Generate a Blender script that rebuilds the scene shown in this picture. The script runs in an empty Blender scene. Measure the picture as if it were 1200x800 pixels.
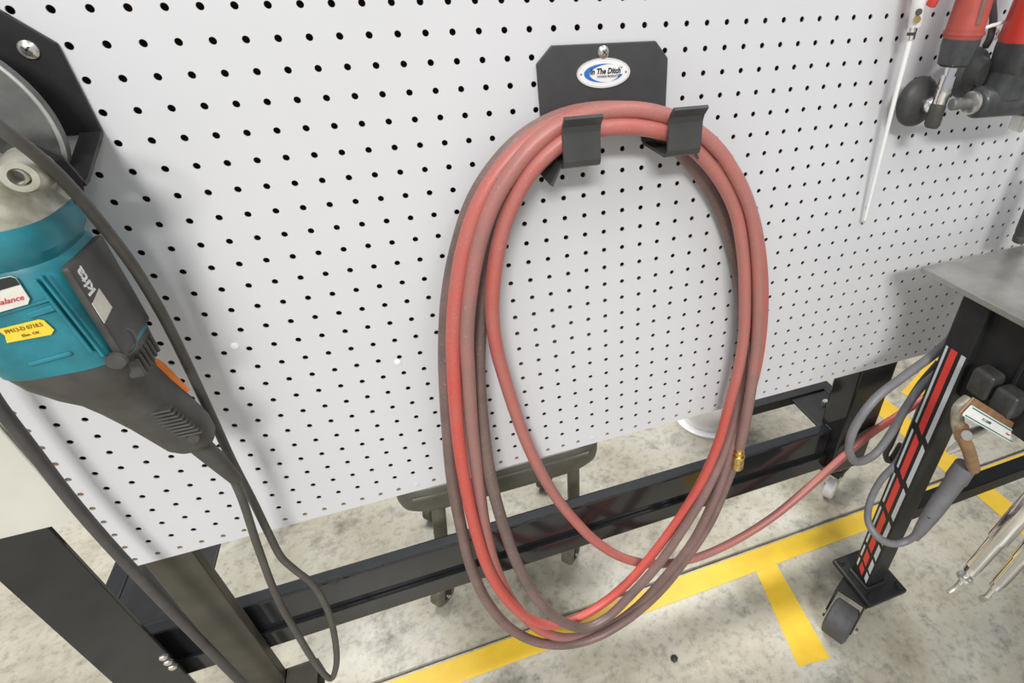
import bpy, bmesh, math, random
from mathutils import Vector, Matrix, Quaternion

# ---------------------------------------------------------------- camera, world, lights
sc = bpy.context.scene
col = sc.collection
random.seed(7)

cam_data = bpy.data.cameras.new('camera')
cam = bpy.data.objects.new('camera', cam_data)
col.objects.link(cam)
RIGHT = Vector((0.93562, -0.35298, -0.00505))
DOWN = Vector((-0.20433, -0.52984, -0.82312))
FWD = Vector((0.28787, 0.77116, -0.56785))
m = Matrix((RIGHT, -DOWN, -FWD)).transposed().to_4x4()
m.translation = Vector((0.26221, -0.62747, 1.18136))
cam.matrix_world = m
cam_data.sensor_fit = 'HORIZONTAL'
cam_data.sensor_width = 36.0
cam_data.lens = 638.43 / 1200 * 36.0
cam_data.shift_x = -120.24 / 1200
cam_data.shift_y = 8.37 / 1200
cam_data.clip_start = 0.02
sc.camera = cam

w = bpy.data.worlds.new('shop_ambient')
sc.world = w
w.use_nodes = True
bg = w.node_tree.nodes['Background']
bg.inputs[0].default_value = (0.90, 0.94, 1.0, 1)
bg.inputs[1].default_value = 0.33


def area(name, loc, target, sx, sy, power, color):
    d = bpy.data.lights.new(name, 'AREA')
    d.shape = 'RECTANGLE'
    d.size, d.size_y, d.energy, d.color = sx, sy, power, color
    o = bpy.data.objects.new(name, d)
    col.objects.link(o)
    o.location = loc
    o.rotation_euler = (Vector(target) - Vector(loc)).to_track_quat('-Z', 'Y').to_euler()
    return o


# rows of ceiling fixtures in the workshop, all above and outside the picture, facing straight down
area('ceiling_light_offscreen', (-0.6, -1.5, 3.4), (-0.6, -1.5, 0), 0.5, 2.4, 22, (1.0, 0.97, 0.92))
area('ceiling_light_offscreen', (1.7, -1.5, 3.4), (1.7, -1.5, 0), 0.5, 2.4, 22, (1.0, 0.97, 0.92))
area('ceiling_light_offscreen', (-0.7, -4.2, 3.6), (-0.7, -4.2, 0), 1.5, 0.8, 225, (1.0, 0.98, 0.94))
area('ceiling_light_offscreen', (0.5, 1.6, 3.4), (0.5, 1.6, 0), 2.6, 0.6, 100, (1.0, 0.97, 0.92))

sc.view_settings.view_transform = 'Standard'
sc.view_settings.look = 'None'
sc.view_settings.exposure = 0.52
sc.view_settings.gamma = 1.0
sc.view_settings.use_curve_mapping = False

# ---------------------------------------------------------------- materials
MATS = {}


def mat(name, color, rough=0.5, metal=0.0, var=0.0, scale=20.0, color2=None, bump=0.0, bscale=80.0,
        coat=0.0, spec=None, detail=4.0):
    if name in MATS:
        return MATS[name]
    mt = bpy.data.materials.new(name)
    mt.use_nodes = True
    nt = mt.node_tree
    b = nt.nodes['Principled BSDF']
    b.inputs['Base Color'].default_value = (*color, 1)
    b.inputs['Roughness'].default_value = rough
    b.inputs['Metallic'].default_value = metal
    if coat:
        b.inputs['Coat Weight'].default_value = coat
        b.inputs['Coat Roughness'].default_value = 0.08
    if spec is not None:
        b.inputs['Specular IOR Level'].default_value = spec
    if var or color2 or bump:
        tc = nt.nodes.new('ShaderNodeTexCoord')
    if var or color2:
        n = nt.nodes.new('ShaderNodeTexNoise')
        n.inputs['Scale'].default_value = scale
        n.inputs['Detail'].default_value = detail
        n.inputs['Roughness'].default_value = 0.6
        nt.links.new(tc.outputs['Object'], n.inputs['Vector'])
        r = nt.nodes.new('ShaderNodeValToRGB')
        r.color_ramp.elements[0].position = 0.35
        r.color_ramp.elements[1].position = 0.68
        c2 = color2 if color2 else tuple(max(0, c * (1 - var)) for c in color)
        r.color_ramp.elements[0].color = (*c2, 1)
        r.color_ramp.elements[1].color = (*color, 1)
        nt.links.new(n.outputs['Fac'], r.inputs['Fac'])
        nt.links.new(r.outputs['Color'], b.inputs['Base Color'])
    if bump:
        n2 = nt.nodes.new('ShaderNodeTexNoise')
        n2.inputs['Scale'].default_value = bscale
        n2.inputs['Detail'].default_value = 3
        nt.links.new(tc.outputs['Object'], n2.inputs['Vector'])
        bp = nt.nodes.new('ShaderNodeBump')
        bp.inputs['Strength'].default_value = bump
        bp.inputs['Distance'].default_value = 0.002
        nt.links.new(n2.outputs['Fac'], bp.inputs['Height'])
        nt.links.new(bp.outputs['Normal'], b.inputs['Normal'])
    MATS[name] = mt
    return mt


PEG = mat('pegboard_paint', (0.635, 0.64, 0.665), 0.42, var=0.05, scale=3.0)
PANEL = mat('plain_panel', (0.62, 0.61, 0.55), 0.5, var=0.1, scale=9)
BACK = mat('raw_hardboard', (0.23, 0.14, 0.075), 0.8, var=0.2, scale=60)
GLOSS = mat('black_gloss_paint', (0.018, 0.019, 0.021), 0.14, var=0.2, scale=30, coat=0.15)
SATIN = mat('black_satin', (0.022, 0.023, 0.023), 0.42, var=0.25, scale=40, bump=0.05, bscale=400, spec=0.3)
POWDER = mat('black_powder_coat', (0.055, 0.056, 0.058), 0.45, var=0.15, scale=60, bump=0.12, bscale=900)
TAUPE = mat('dusty_dark_post', (0.075, 0.068, 0.052), 0.55, var=0.35, scale=14)
STEELT = mat('table_steel', (0.46, 0.455, 0.43), 0.34, 0.65, color2=(0.22, 0.215, 0.20), scale=9, detail=7)
CHROME = mat('chrome', (0.82, 0.82, 0.83), 0.14, 1.0, var=0.1, scale=30)
ZINC = mat('zinc_screw', (0.78, 0.77, 0.73), 0.28, 0.9, var=0.15, scale=200)
BRASS = mat('brass', (0.80, 0.60, 0.24), 0.25, 1.0, var=0.25, scale=150)
RUBBER = mat('grey_rubber_cord', (0.085, 0.08, 0.072), 0.5, var=0.3, scale=30)
GCABLE = mat('grey_cable', (0.20, 0.20, 0.215), 0.45, var=0.2, scale=40)
DARKCABLE = mat('dark_cable', (0.07, 0.066, 0.066), 0.5, var=0.25, scale=40)
TEAL = mat('teal_plastic', (0.018, 0.235, 0.30), 0.45, color2=(0.012, 0.135, 0.17), scale=26, detail=7)
GREYPL = mat('dark_grey_plastic', (0.075, 0.072, 0.066), 0.55, var=0.35, scale=45)
ALU = mat('dirty_aluminium', (0.60, 0.585, 0.52), 0.42, 0.55, color2=(0.33, 0.31, 0.24), scale=40, detail=6)
DISC = mat('disc_grey', (0.20, 0.205, 0.20), 0.5, 0.35, color2=(0.10, 0.105, 0.10), scale=22)
DISCRIM = mat('disc_rim', (0.52, 0.55, 0.52), 0.4, 0.5, var=0.3, scale=40)
WHITE = mat('white_plastic', (0.86, 0.86, 0.86), 0.35, var=0.04, scale=50)
OFFWHITE = mat('worn_white_label', (0.72, 0.70, 0.62), 0.5, var=0.12, scale=90)
ORANGE = mat('orange_plastic', (0.78, 0.22, 0.03), 0.45, var=0.1, scale=50)
YELLOWL = mat('yellow_label', (0.82, 0.62, 0.05), 0.5, var=0.12, scale=80)
INK = mat('black_print', (0.02, 0.02, 0.022), 0.6)
REDINK = mat('red_print', (0.60, 0.05, 0.09), 0.6)
BROWNINK = mat('brown_print', (0.30, 0.12, 0.01), 0.6)
BLUEINK = mat('blue_print', (0.03, 0.17, 0.55), 0.4)
GREENINK = mat('green_print', (0.01, 0.20, 0.13), 0.5)
REDTOOL = mat('red_tool_body', (0.62, 0.045, 0.03), 0.32, color2=(0.48, 0.05, 0.035), scale=20)
REDOLD = mat('faded_red_grip', (0.46, 0.075, 0.055), 0.48, color2=(0.33, 0.07, 0.055), scale=26)
GREYSTRIPE = mat('grey_red_stripe', (0.24, 0.12, 0.10), 0.5, var=0.2, scale=60)
BLACKRUB = mat('black_rubber', (0.028, 0.029, 0.03), 0.5, color2=(0.055, 0.055, 0.054), scale=55)
BLACKTOOL = mat('scuffed_black_body', (0.03, 0.032, 0.034), 0.35, color2=(0.065, 0.068, 0.07), scale=38)
DECALW = mat('decal_silver', (0.58, 0.62, 0.66), 0.35, var=0.05)
DECALR = mat('decal_red', (0.72, 0.055, 0.045), 0.35, var=0.05)
STOOL = mat('stool_vinyl', (0.15, 0.145, 0.12), 0.5, var=0.3, scale=18)
CASTERW = mat('caster_wheel', (0.085, 0.087, 0.09), 0.6, var=0.3, scale=50)
CASTERG = mat('dirty_caster', (0.17, 0.16, 0.12), 0.55, var=0.45, scale=60)
TAN = mat('tan_copper_jaw', (0.42, 0.24, 0.12), 0.42, 0.25, color2=(0.28, 0.17, 0.09), scale=60)
TAPEY = mat('yellow_tape', (0.76, 0.51, 0.035), 0.45, color2=(0.68, 0.44, 0.03), scale=18)
BUCKET = mat('polished_bucket', (0.88, 0.88, 0.90), 0.32, 0.7, var=0.05, scale=20)
TAGGREY = mat('tag_edge', (0.30, 0.29, 0.27), 0.5, var=0.2)


def hose_material():
    mt = bpy.data.materials.new('red_rubber_hose')
    mt.use_nodes = True
    nt = mt.node_tree
    b = nt.nodes['Principled BSDF']
    b.inputs['Roughness'].default_value = 0.42
    at = nt.nodes.new('ShaderNodeAttribute')
    at.attribute_name = 'wear'
    tc = nt.nodes.new('ShaderNodeTexCoord')
    n = nt.nodes.new('ShaderNodeTexNoise')
    n.inputs['Scale'].default_value = 22
    n.inputs['Detail'].default_value = 6
    nt.links.new(tc.outputs['Object'], n.inputs['Vector'])
    ma = nt.nodes.new('ShaderNodeMath'); ma.operation = 'MULTIPLY_ADD'
    ma.inputs[1].default_value = 0.45; ma.inputs[2].default_value = -0.22
    nt.links.new(n.outputs['Fac'], ma.inputs[0])
    ad = nt.nodes.new('ShaderNodeMath'); ad.operation = 'ADD'; ad.use_clamp = True
    nt.links.new(at.outputs['Fac'], ad.inputs[0]); nt.links.new(ma.outputs[0], ad.inputs[1])
    r = nt.nodes.new('ShaderNodeValToRGB')
    e = r.color_ramp.elements
    e[0].position = 0.0; e[0].color = (0.52, 0.085, 0.068, 1)
    e[1].position = 1.0; e[1].color = (0.118, 0.090, 0.080, 1)
    k = e.new(0.35); k.color = (0.42, 0.150, 0.130, 1)
    k = e.new(0.65); k.color = (0.265, 0.150, 0.138, 1)
    nt.links.new(ad.outputs[0], r.inputs['Fac'])
    # fine scuff speckles
    n2 = nt.nodes.new('ShaderNodeTexNoise'); n2.inputs['Scale'].default_value = 420; n2.inputs['Detail'].default_value = 2
    nt.links.new(tc.outputs['Object'], n2.inputs['Vector'])
    g = nt.nodes.new('ShaderNodeMath'); g.operation = 'GREATER_THAN'; g.inputs[1].default_value = 0.66
    nt.links.new(n2.outputs['Fac'], g.inputs[0])
    g2 = nt.nodes.new('ShaderNodeMath'); g2.operation = 'MULTIPLY'; g2.inputs[1].default_value = 0.25
    nt.links.new(g.outputs[0], g2.inputs[0])
    mx = nt.nodes.new('ShaderNodeMix'); mx.data_type = 'RGBA'
    nt.links.new(g2.outputs[0], mx.inputs['Factor'])
    nt.links.new(r.outputs['Color'], mx.inputs[6])
    mx.inputs[7].default_value = (0.55, 0.40, 0.38, 1)
    nt.links.new(mx.outputs[2], b.inputs['Base Color'])
    bp = nt.nodes.new('ShaderNodeBump'); bp.inputs['Strength'].default_value = 0.12; bp.inputs['Distance'].default_value = 0.001
    nt.links.new(n2.outputs['Fac'], bp.inputs['Height']); nt.links.new(bp.outputs['Normal'], b.inputs['Normal'])
    return mt


HOSE = hose_material()


def floor_material():
    mt = bpy.data.materials.new('stained_concrete')
    mt.use_nodes = True
    nt = mt.node_tree
    b = nt.nodes['Principled BSDF']
    tc = nt.nodes.new('ShaderNodeTexCoord')

    def noise(s, d, rgh=0.6):
        n = nt.nodes.new('ShaderNodeTexNoise')
        n.inputs['Scale'].default_value = s
        n.inputs['Detail'].default_value = d
        n.inputs['Roughness'].default_value = rgh
        nt.links.new(tc.outputs['Object'], n.inputs['Vector'])
        return n

    def ramp(n, stops):
        r = nt.nodes.new('ShaderNodeValToRGB')
        e = r.color_ramp.elements
        e[0].position, e[0].color = stops[0][0], (*stops[0][1], 1)
        e[1].position, e[1].color = stops[-1][0], (*stops[-1][1], 1)
        for p, c in stops[1:-1]:
            q = e.new(p); q.color = (*c, 1)
        nt.links.new(n.outputs['Fac'], r.inputs['Fac'])
        return r

    base = ramp(noise(4.5, 7, 0.65), [(0.30, (0.27, 0.245, 0.185)), (0.48, (0.42, 0.395, 0.32)), (0.68, (0.56, 0.55, 0.50))])
    stain = ramp(noise(9, 5, 0.7), [(0.52, (1, 1, 1)), (0.68, (0.42, 0.41, 0.37))])
    speck = ramp(noise(60, 4, 0.7), [(0.3, (0.66, 0.65, 0.62)), (0.50, (1, 1, 1))])
    m1 = nt.nodes.new('ShaderNodeMix'); m1.data_type = 'RGBA'; m1.blend_type = 'MULTIPLY'; m1.inputs['Factor'].default_value = 1
    m2 = nt.nodes.new('ShaderNodeMix'); m2.data_type = 'RGBA'; m2.blend_type = 'MULTIPLY'; m2.inputs['Factor'].default_value = 1
    nt.links.new(base.outputs[0], m1.inputs[6]); nt.links.new(stain.outputs[0], m1.inputs[7])
    nt.links.new(m1.outputs[2], m2.inputs[6]); nt.links.new(speck.outputs[0], m2.inputs[7])
    nt.links.new(m2.outputs[2], b.inputs['Base Color'])
    rr = nt.nodes.new('ShaderNodeMapRange')
    rr.inputs['To Min'].default_value = 0.28; rr.inputs['To Max'].default_value = 0.5
    nt.links.new(noise(7, 3).outputs['Fac'], rr.inputs['Value'])
    nt.links.new(rr.outputs[0], b.inputs['Roughness'])
    return mt


FLOOR = floor_material()

# ---------------------------------------------------------------- mesh helpers
ORG = {}


def V(*a):
    return Vector(a[0]) if len(a) == 1 else Vector(a)


def thing(name, label, cat, loc, group=None):
    o = bpy.data.objects.new(name, None)
    o.empty_display_size = 0.02
    col.objects.link(o)
    o.location = loc
    o['label'] = label
    o['category'] = cat
    if group:
        o['group'] = group
    ORG[o] = Vector(loc)
    return o


def add(name, data, material, parent=None, label=None, cat=None, smooth=False, kind=None, angle=35):
    """data = (verts, faces) in world space -> one mesh object."""
    verts, faces = data
    if parent is not None:
        org = ORG[parent]
    else:
        xs = [v[0] for v in verts]; ys = [v[1] for v in verts]; zs = [v[2] for v in verts]
        org = Vector(((min(xs) + max(xs)) / 2, (min(ys) + max(ys)) / 2, min(zs)))
    me = bpy.data.meshes.new(name)
    me.from_pydata([tuple(Vector(v) - org) for v in verts], [], faces)
    me.update()
    if smooth:
        bm = bmesh.new(); bm.from_mesh(me)
        lim = math.radians(angle)
        for f in bm.faces:
            f.smooth = True
        for e in bm.edges:
            if len(e.link_faces) == 2 and e.calc_face_angle(0) > lim:
                e.smooth = False
        bm.to_mesh(me); bm.free()
    me.materials.append(material)
    o = bpy.data.objects.new(name, me)
    col.objects.link(o)
    if parent is not None:
        o.parent = parent
    else:
        o.location = org
    ORG[o] = org
    if label:
        o['label'] = label
    if cat:
        o['category'] = cat
    if kind:
        o['kind'] = kind
    return o


def join(*ds):
    vs, fs = [], []
    for v, f in ds:
        n = len(vs)
        vs += list(v)
        fs += [tuple(i + n for i in q) for q in f]
    return vs, fs


def bm_data(bm):
    bm.verts.ensure_lookup_table()
    bm.verts.index_update()
    d = ([v.co.copy() for v in bm.verts], [tuple(v.index for v in f.verts) for f in bm.faces])
    bm.free()
    return d


def box(x0, x1, y0, y1, z0, z1, bevel=0.0, seg=2):
    bm = bmesh.new()
    bmesh.ops.create_cube(bm, size=1)
    for v in bm.verts:
        v.co = Vector(((x0 + x1) / 2 + v.co.x * (x1 - x0), (y0 + y1) / 2 + v.co.y * (y1 - y0), (z0 + z1) / 2 + v.co.z * (z1 - z0)))
    if bevel:
        bmesh.ops.bevel(bm, geom=list(bm.edges), offset=bevel, segments=seg, affect='EDGES', profile=0.6)
    return bm_data(bm)


def obox(c, u, v, n, su, sv, sn, bevel=0.0, seg=2):
    """box of size su,sv,sn along the unit axes u,v,n, centred at c"""
    vs, fs = box(-su / 2, su / 2, -sv / 2, sv / 2, -sn / 2, sn / 2, bevel, seg)
    c, u, v, n = V(c), V(u).normalized(), V(v).normalized(), V(n).normalized()
    return [c + u * q[0] + v * q[1] + n * q[2] for q in vs], fs


def prism(pts, o, u, v, th, bevel=0.0, seg=2):
    """polygon pts (2-D) in plane o+u*a+v*b, extruded by th along u x v (from 0 to th)"""
    o, u, v = V(o), V(u).normalized(), V(v).normalized()
    n = u.cross(v)
    bm = bmesh.new()
    vs = [bm.verts.new(o + u * a + v * b) for a, b in pts]
    f = bm.faces.new(vs)
    r = bmesh.ops.extrude_face_region(bm, geom=[f])
    for g in r['geom']:
        if isinstance(g, bmesh.types.BMVert):
            g.co += n * th
    bmesh.ops.recalc_face_normals(bm, faces=bm.faces)
    if bevel:
        bmesh.ops.bevel(bm, geom=list(bm.edges), offset=bevel, segments=seg, affect='EDGES', profile=0.6)
    return bm_data(bm)


def sheet(profile, o, u, v, wdir, width, th):
    """bent sheet: open 2-D profile in (u,v), thickness th, extruded along wdir by width"""
    o, u, v, wd = V(o), V(u), V(v), V(wdir)
    n = len(profile)
    left, right = [], []
    for i in range(n):
        a = Vector(profile[max(i - 1, 0)]); b = Vector(profile[min(i + 1, n - 1)])
        p = Vector(profile[i])
        if 0 < i < n - 1:
            d1 = (p - a).normalized(); d2 = (b - p).normalized()
            nn = Vector((-(d1 + d2).y, (d1 + d2).x)).normalized()
            k = th / 2 / max(0.4, nn.dot(Vector((-d1.y, d1.x))))
        else:
            d = (b - a).normalized(); nn = Vector((-d.y, d.x)); k = th / 2
        left.append(p + nn * k); right.append(p - nn * k)
    loop = left + right[::-1]
    m_ = len(loop)
    vs = [o + u * q.x + v * q.y for q in loop] + [o + u * q.x + v * q.y + wd * width for q in loop]
    fs = [(i, (i + 1) % m_, (i + 1) % m_ + m_, i + m_) for i in range(m_)]
    for i in range(n - 1):
        a, b, c, d = i, i + 1, m_ - 2 - i, m_ - 1 - i
        fs.append((a, b, c, d)[::-1]); fs.append((a + m_, b + m_, c + m_, d + m_))
    return vs, fs


def catmull(pts, step=0.01, closed=False):
    P = [Vector(p) for p in pts]
    P = [P[0] * 2 - P[1]] + P + [P[-1] * 2 - P[-2]]
    out = []
    for i in range(1, len(P) - 2):
        p0, p1, p2, p3 = P[i - 1], P[i], P[i + 1], P[i + 2]
        n = max(2, int((p2 - p1).length / step))
        d01 = max((p1 - p0).length ** .5, 1e-4); d12 = max((p2 - p1).length ** .5, 1e-4); d23 = max((p3 - p2).length ** .5, 1e-4)
        m1 = (p1 - p0) / d01 - (p2 - p0) / (d01 + d12) + (p2 - p1) / d12
        m2 = (p2 - p1) / d12 - (p3 - p1) / (d12 + d23) + (p3 - p2) / d23
        m1 *= d12; m2 *= d12
        for k in range(n):
            t = k / n
            out.append((2 * t ** 3 - 3 * t * t + 1) * p1 + (t ** 3 - 2 * t * t + t) * m1 + (-2 * t ** 3 + 3 * t * t) * p2 + (t ** 3 - t * t) * m2)
    out.append(P[-2].copy())
    return out


def tube(path, r, seg=14, cap=True):
    """r: number or list"""
    P = [Vector(p) for p in path]
    n = len(P)
    T = [(P[min(i + 1, n - 1)] - P[max(i - 1, 0)]).normalized() for i in range(n)]
    ref = Vector((0, 0, 1)) if abs(T[0].z) < 0.9 else Vector((1, 0, 0))
    U = T[0].cross(ref).normalized()
    vs, fs = [], []
    for i in range(n):
        if i:
            U = (T[i - 1].rotation_difference(T[i]) @ U)
            U = (U - T[i] * U.dot(T[i])).normalized()
        W = T[i].cross(U)
        rr = r[i] if isinstance(r, (list, tuple)) else r
        for k in range(seg):
            a = 2 * math.pi * k / seg
            vs.append(P[i] + (U * math.cos(a) + W * math.sin(a)) * rr)
    for i in range(n - 1):
        for k in range(seg):
            fs.append((i * seg + k, i * seg + (k + 1) % seg, (i + 1) * seg + (k + 1) % seg, (i + 1) * seg + k))
    if cap:
        fs.append(tuple(range(seg))[::-1])
        fs.append(tuple((n - 1) * seg + k for k in range(seg)))
    return vs, fs


def lathe(p0, d, prof, seg=24, cap=True):
    """profile [(t, r)] revolved about the axis p0 + d*t"""
    p0, d = V(p0), V(d).normalized()
    ref = Vector((0, 0, 1)) if abs(d.z) < 0.9 else Vector((1, 0, 0))
    U = d.cross(ref).normalized(); W = d.cross(U)
    vs, fs = [], []
    for t, r in prof:
        for k in range(seg):
            a = 2 * math.pi * k / seg
            vs.append(p0 + d * t + (U * math.cos(a) + W * math.sin(a)) * r)
    n = len(prof)
    for i in range(n - 1):
        for k in range(seg):
            fs.append((i * seg + k, i * seg + (k + 1) % seg, (i + 1) * seg + (k + 1) % seg, (i + 1) * seg + k))
    if cap:
        fs.append(tuple(range(seg))[::-1])
        fs.append(tuple((n - 1) * seg + k for k in range(seg)))
    return vs, fs


def loft(stations, seg=32, e=3.0):
    """vertical loft: stations (z, cx, cy, wx, wy[, e]) superellipse sections"""
    vs, fs = [], []
    for s in stations:
        z, cx, cy, wx, wy = s[:5]
        ex = s[5] if len(s) > 5 else e
        for k in range(seg):
            a = 2 * math.pi * k / seg
            c, sn = math.cos(a), math.sin(a)
            vs.append(Vector((cx + wx * math.copysign(abs(c) ** (2 / ex), c), cy + wy * math.copysign(abs(sn) ** (2 / ex), sn), z)))
    n = len(stations)
    for i in range(n - 1):
        for k in range(seg):
            fs.append((i * seg + k, i * seg + (k + 1) % seg, (i + 1) * seg + (k + 1) % seg, (i + 1) * seg + k))
    fs.append(tuple(range(seg))[::-1])
    fs.append(tuple((n - 1) * seg + k for k in range(seg)))
    return vs, fs


def text(name, body, o, u, v, size, material, parent, extrude=0.0002, shear=0.0, align='CENTER', bold=0.0, sx=1.0):
    cu = bpy.data.curves.new('t', 'FONT')
    cu.body = body
    cu.size = size
    cu.extrude = extrude
    cu.shear = shear
    cu.align_x = align
    cu.align_y = 'CENTER'
    cu.offset = bold
    cu.resolution_u = 2
    t = bpy.data.objects.new('t', cu)
    me = bpy.data.meshes.new_from_object(t)
    bpy.data.objects.remove(t)
    o, u, v = V(o), V(u).normalized(), V(v).normalized()
    n = u.cross(v)
    vs = [o + u * (q.co.x * sx) + v * q.co.y + n * q.co.z for q in me.vertices]
    fs = [tuple(p.vertices) for p in me.polygons]
    bpy.data.meshes.remove(me)
    return add(name, (vs, fs), material, parent)


def hexhead(p, d, r, h):
    return lathe(p, d, [(0, r), (h * 0.8, r), (h, r * 0.85)], seg=6)


def screwhead(name, p, d, r, h, parent, cross=True, label=None):
    o = add(name, lathe(p, d, [(0, r), (h * 0.35, r * 0.98), (h * 0.75, r * 0.75), (h, r * 0.35)], seg=18), ZINC, parent, smooth=True, label=label)
    if cross:
        d = V(d).normalized()
        u = Vector((0.7, 0, 0.7)); u = (u - d * u.dot(d)).normalized(); v2 = d.cross(u)
        c = V(p) + d * h
        add('screw_slot', join(obox(c, u, v2, d, r * 1.0, r * 0.18, 0.0008), obox(c, v2, u, d, r * 1.0, r * 0.18, 0.0008)), GREYPL, o)
    return o


X, Y, Z = Vector((1, 0, 0)), Vector((0, 1, 0)), Vector((0, 0, 1))
S = 0.0254
Z0 = 1.16   # height of peg-hole row 0

# ---------------------------------------------------------------- floor, saw-cut joint, tape
JY = 0.036
prof = [(-4.0, 0), (JY - 0.004, 0), (JY - 0.003, -0.012), (JY + 0.003, -0.012), (JY + 0.004, 0), (3.5, 0)]
fv, ff = [], []
for x in (-4.0, 5.0):
    for y, z in prof:
        fv.append((x, y, z))
for i in range(len(prof) - 1):
    ff.append((i, i + len(prof), i + 1 + len(prof), i + 1))
fl = add('floor', (fv, ff), FLOOR, kind='structure')


def tape(pts, label):
    n = len(pts)
    vs = [(x, y, 0.0) for x, y in pts] + [(x, y, 0.0008) for x, y in pts]
    fs = [tuple(range(n))[::-1], tuple(range(n, 2 * n))] + [(i, (i + 1) % n, (i + 1) % n + n, i + n) for i in range(n)]
    return add('floor_tape', (vs, fs), TAPEY, label=label, cat='floor tape')


tape([(-2.0, -0.024), (2.6, -0.024), (2.6, 0.028), (-2.0, 0.028)], 'long yellow floor tape line running below the pegboard')
tape([(0.846, -0.0242), (0.807, -0.242), (0.879, -0.251), (0.902, -0.0242)], 'short yellow tape stub branching off by the table caster')
tape([(1.535, -0.40), (1.60, -0.40), (1.60, -0.026), (1.535, -0.026)], 'yellow tape strip under the steel table crossbar')
tape([(1.525, 0.03), (1.605, 0.03), (1.605, 1.2), (1.525, 1.2)], 'yellow tape strip on the floor behind the black stand')
tape([(1.70, 0.30), (1.95, 0.42), (1.95, 0.50), (1.68, 0.38)], 'slanting yellow tape piece behind the grey cable loop')

# ---------------------------------------------------------------- pegboard
peg = thing('pegboard', 'large pale grey perforated pegboard on a black steel stand', 'pegboard', (0.61, 0.0025, 0.537))
SKIP = {(7, 24), (18, 24)}
vs, fs = [], []
N = 16
HR, TH = 0.0031, 0.0016
SQ = []
for k in range(N):
    a = 2 * math.pi * (k + 0.0) / N
    c, s_ = math.cos(a), math.sin(a)
    mx_ = max(abs(c), abs(s_))
    SQ.append((c / mx_ * S / 2, s_ / mx_ * S / 2, c * HR, s_ * HR))
for c in range(-7, 58):
    for r in range(-5, 25):
        cx, cz = c * S, Z0 - r * S
        n = len(vs)
        if (c, r) in SKIP:
            vs += [(cx - S / 2, 0, cz - S / 2), (cx + S / 2, 0, cz - S / 2), (cx + S / 2, 0, cz + S / 2), (cx - S / 2, 0, cz + S / 2)]
            fs.append((n, n + 1, n + 2, n + 3))
            continue
        for (ox, oz, ix, iz) in SQ:
            vs += [(cx + ox, 0, cz + oz), (cx + ix, 0, cz + iz), (cx + ix, TH, cz + iz)]
        for k in range(N):
            a, b = n + 3 * k, n + 3 * ((k + 1) % N)
            fs.append((a, b, b + 1, a + 1))
            fs.append((a + 1, b + 1, b + 2, a + 2))
x0, x1 = -7.5 * S, 57.5 * S
zb, zt = Z0 - 24.5 * S, Z0 + 5.5 * S
# outer edges and back
n = len(vs)
vs += [(x0, 0, zb), (x1, 0, zb), (x1, 0, zt), (x0, 0, zt), (x0, TH, zb), (x1, TH, zb), (x1, TH, zt), (x0, TH, zt)]
fs += [(n, n + 4, n + 5, n + 1), (n + 1, n + 5, n + 6, n + 2), (n + 2, n + 6, n + 7, n + 3), (n + 3, n + 7, n + 4, n)]
add('perforated_sheet', (vs, fs), PEG, peg)
add('backing', box(x0 + 0.01, x1 - 0.01, 0.026, 0.032, zb + 0.012, zt), BACK, peg)  # unseen sheet, added to close off light so the holes look dark
add('added_cavity_seal', join(box(x0 + 0.004, x0 + 0.02, TH, 0.032, zb + 0.004, zt), box(x1 - 0.02, x1 - 0.004, TH, 0.032, zb + 0.004, zt),
                        box(x0 + 0.02, x1 - 0.02, TH, 0.032, zt - 0.02, zt), box(x0 + 0.02, x1 - 0.02, TH, 0.03, zb + 0.003, zb + 0.014)), BACK, peg)  # strips added around the unseen cavity to shut light out
for p in ((0.0386,0.0000,0.8369), (0.1996,0.0000,0.7722)):
    add('screw', lathe(p, -Y, [(0, 0.0042), (0.001, 0.004), (0.0018, 0.002)], seg=16), WHITE, peg, smooth=True)
for p in ((7 * S, 0, Z0 - 24 * S), (18 * S, 0, Z0 - 24 * S)):
    add('screw', lathe(p, -Y, [(0, 0.0036), (0.0008, 0.0034), (0.0012, 0.002)], seg=16), PEG, peg, smooth=True)

panel = add('plain_panel', box(-0.62, -0.196, 0.0, 0.005, 0.639, 1.35, 0.001, 1), PANEL,
            label='plain unperforated warm grey sheet panel beside the pegboard above the black post', cat='panel')

# ---------------------------------------------------------------- black steel stand
st = thing('steel_stand', 'glossy black steel stand with rails and casters carrying the pegboard', 'stand', (0.4, 0.03, 0.0))
add('post', join(box(-0.313, -0.232, 0.006, 0.012, 0.10, 1.3, 0.001, 1), box(-0.313, -0.307, 0.012, 0.09, 0.10, 1.3, 0.001, 1)), GLOSS, st)
add('post', box(1.020, 1.112, 0.006, 0.07, 0.236, 1.25, 0.004), GLOSS, st)
add('front_rail', box(-0.306, 1.02, 0.036, 0.062, 0.236, 0.346, 0.004), GLOSS, st)
add('rail_ledge', box(-0.306, 1.02, 0.027, 0.036, 0.236, 0.276, 0.002), GLOSS, st)
add('side_rail', box(-0.352, -0.322, 0.085, 0.66, 0.25, 0.346, 0.003), GLOSS, st)
add('side_rail', box(1.10, 1.128, 0.07, 0.66, 0.25, 0.346, 0.003), GLOSS, st)
add('corner_plate', box(-0.322, -0.190, 0.062, 0.195, 0.338, 0.344, 0.001), SATIN, st)
add('corner_plate', box(1.005, 1.10, 0.062, 0.160, 0.338, 0.344, 0.001), SATIN, st)
add('rear_rail', box(0.885, 1.10, 0.16, 0.185, 0.325, 0.350, 0.002), SATIN, st)
add('upper_cross_rail', box(-0.2, 1.02, 0.034, 0.06, 0.56, 0.60, 0.003), GLOSS, st)
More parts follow.
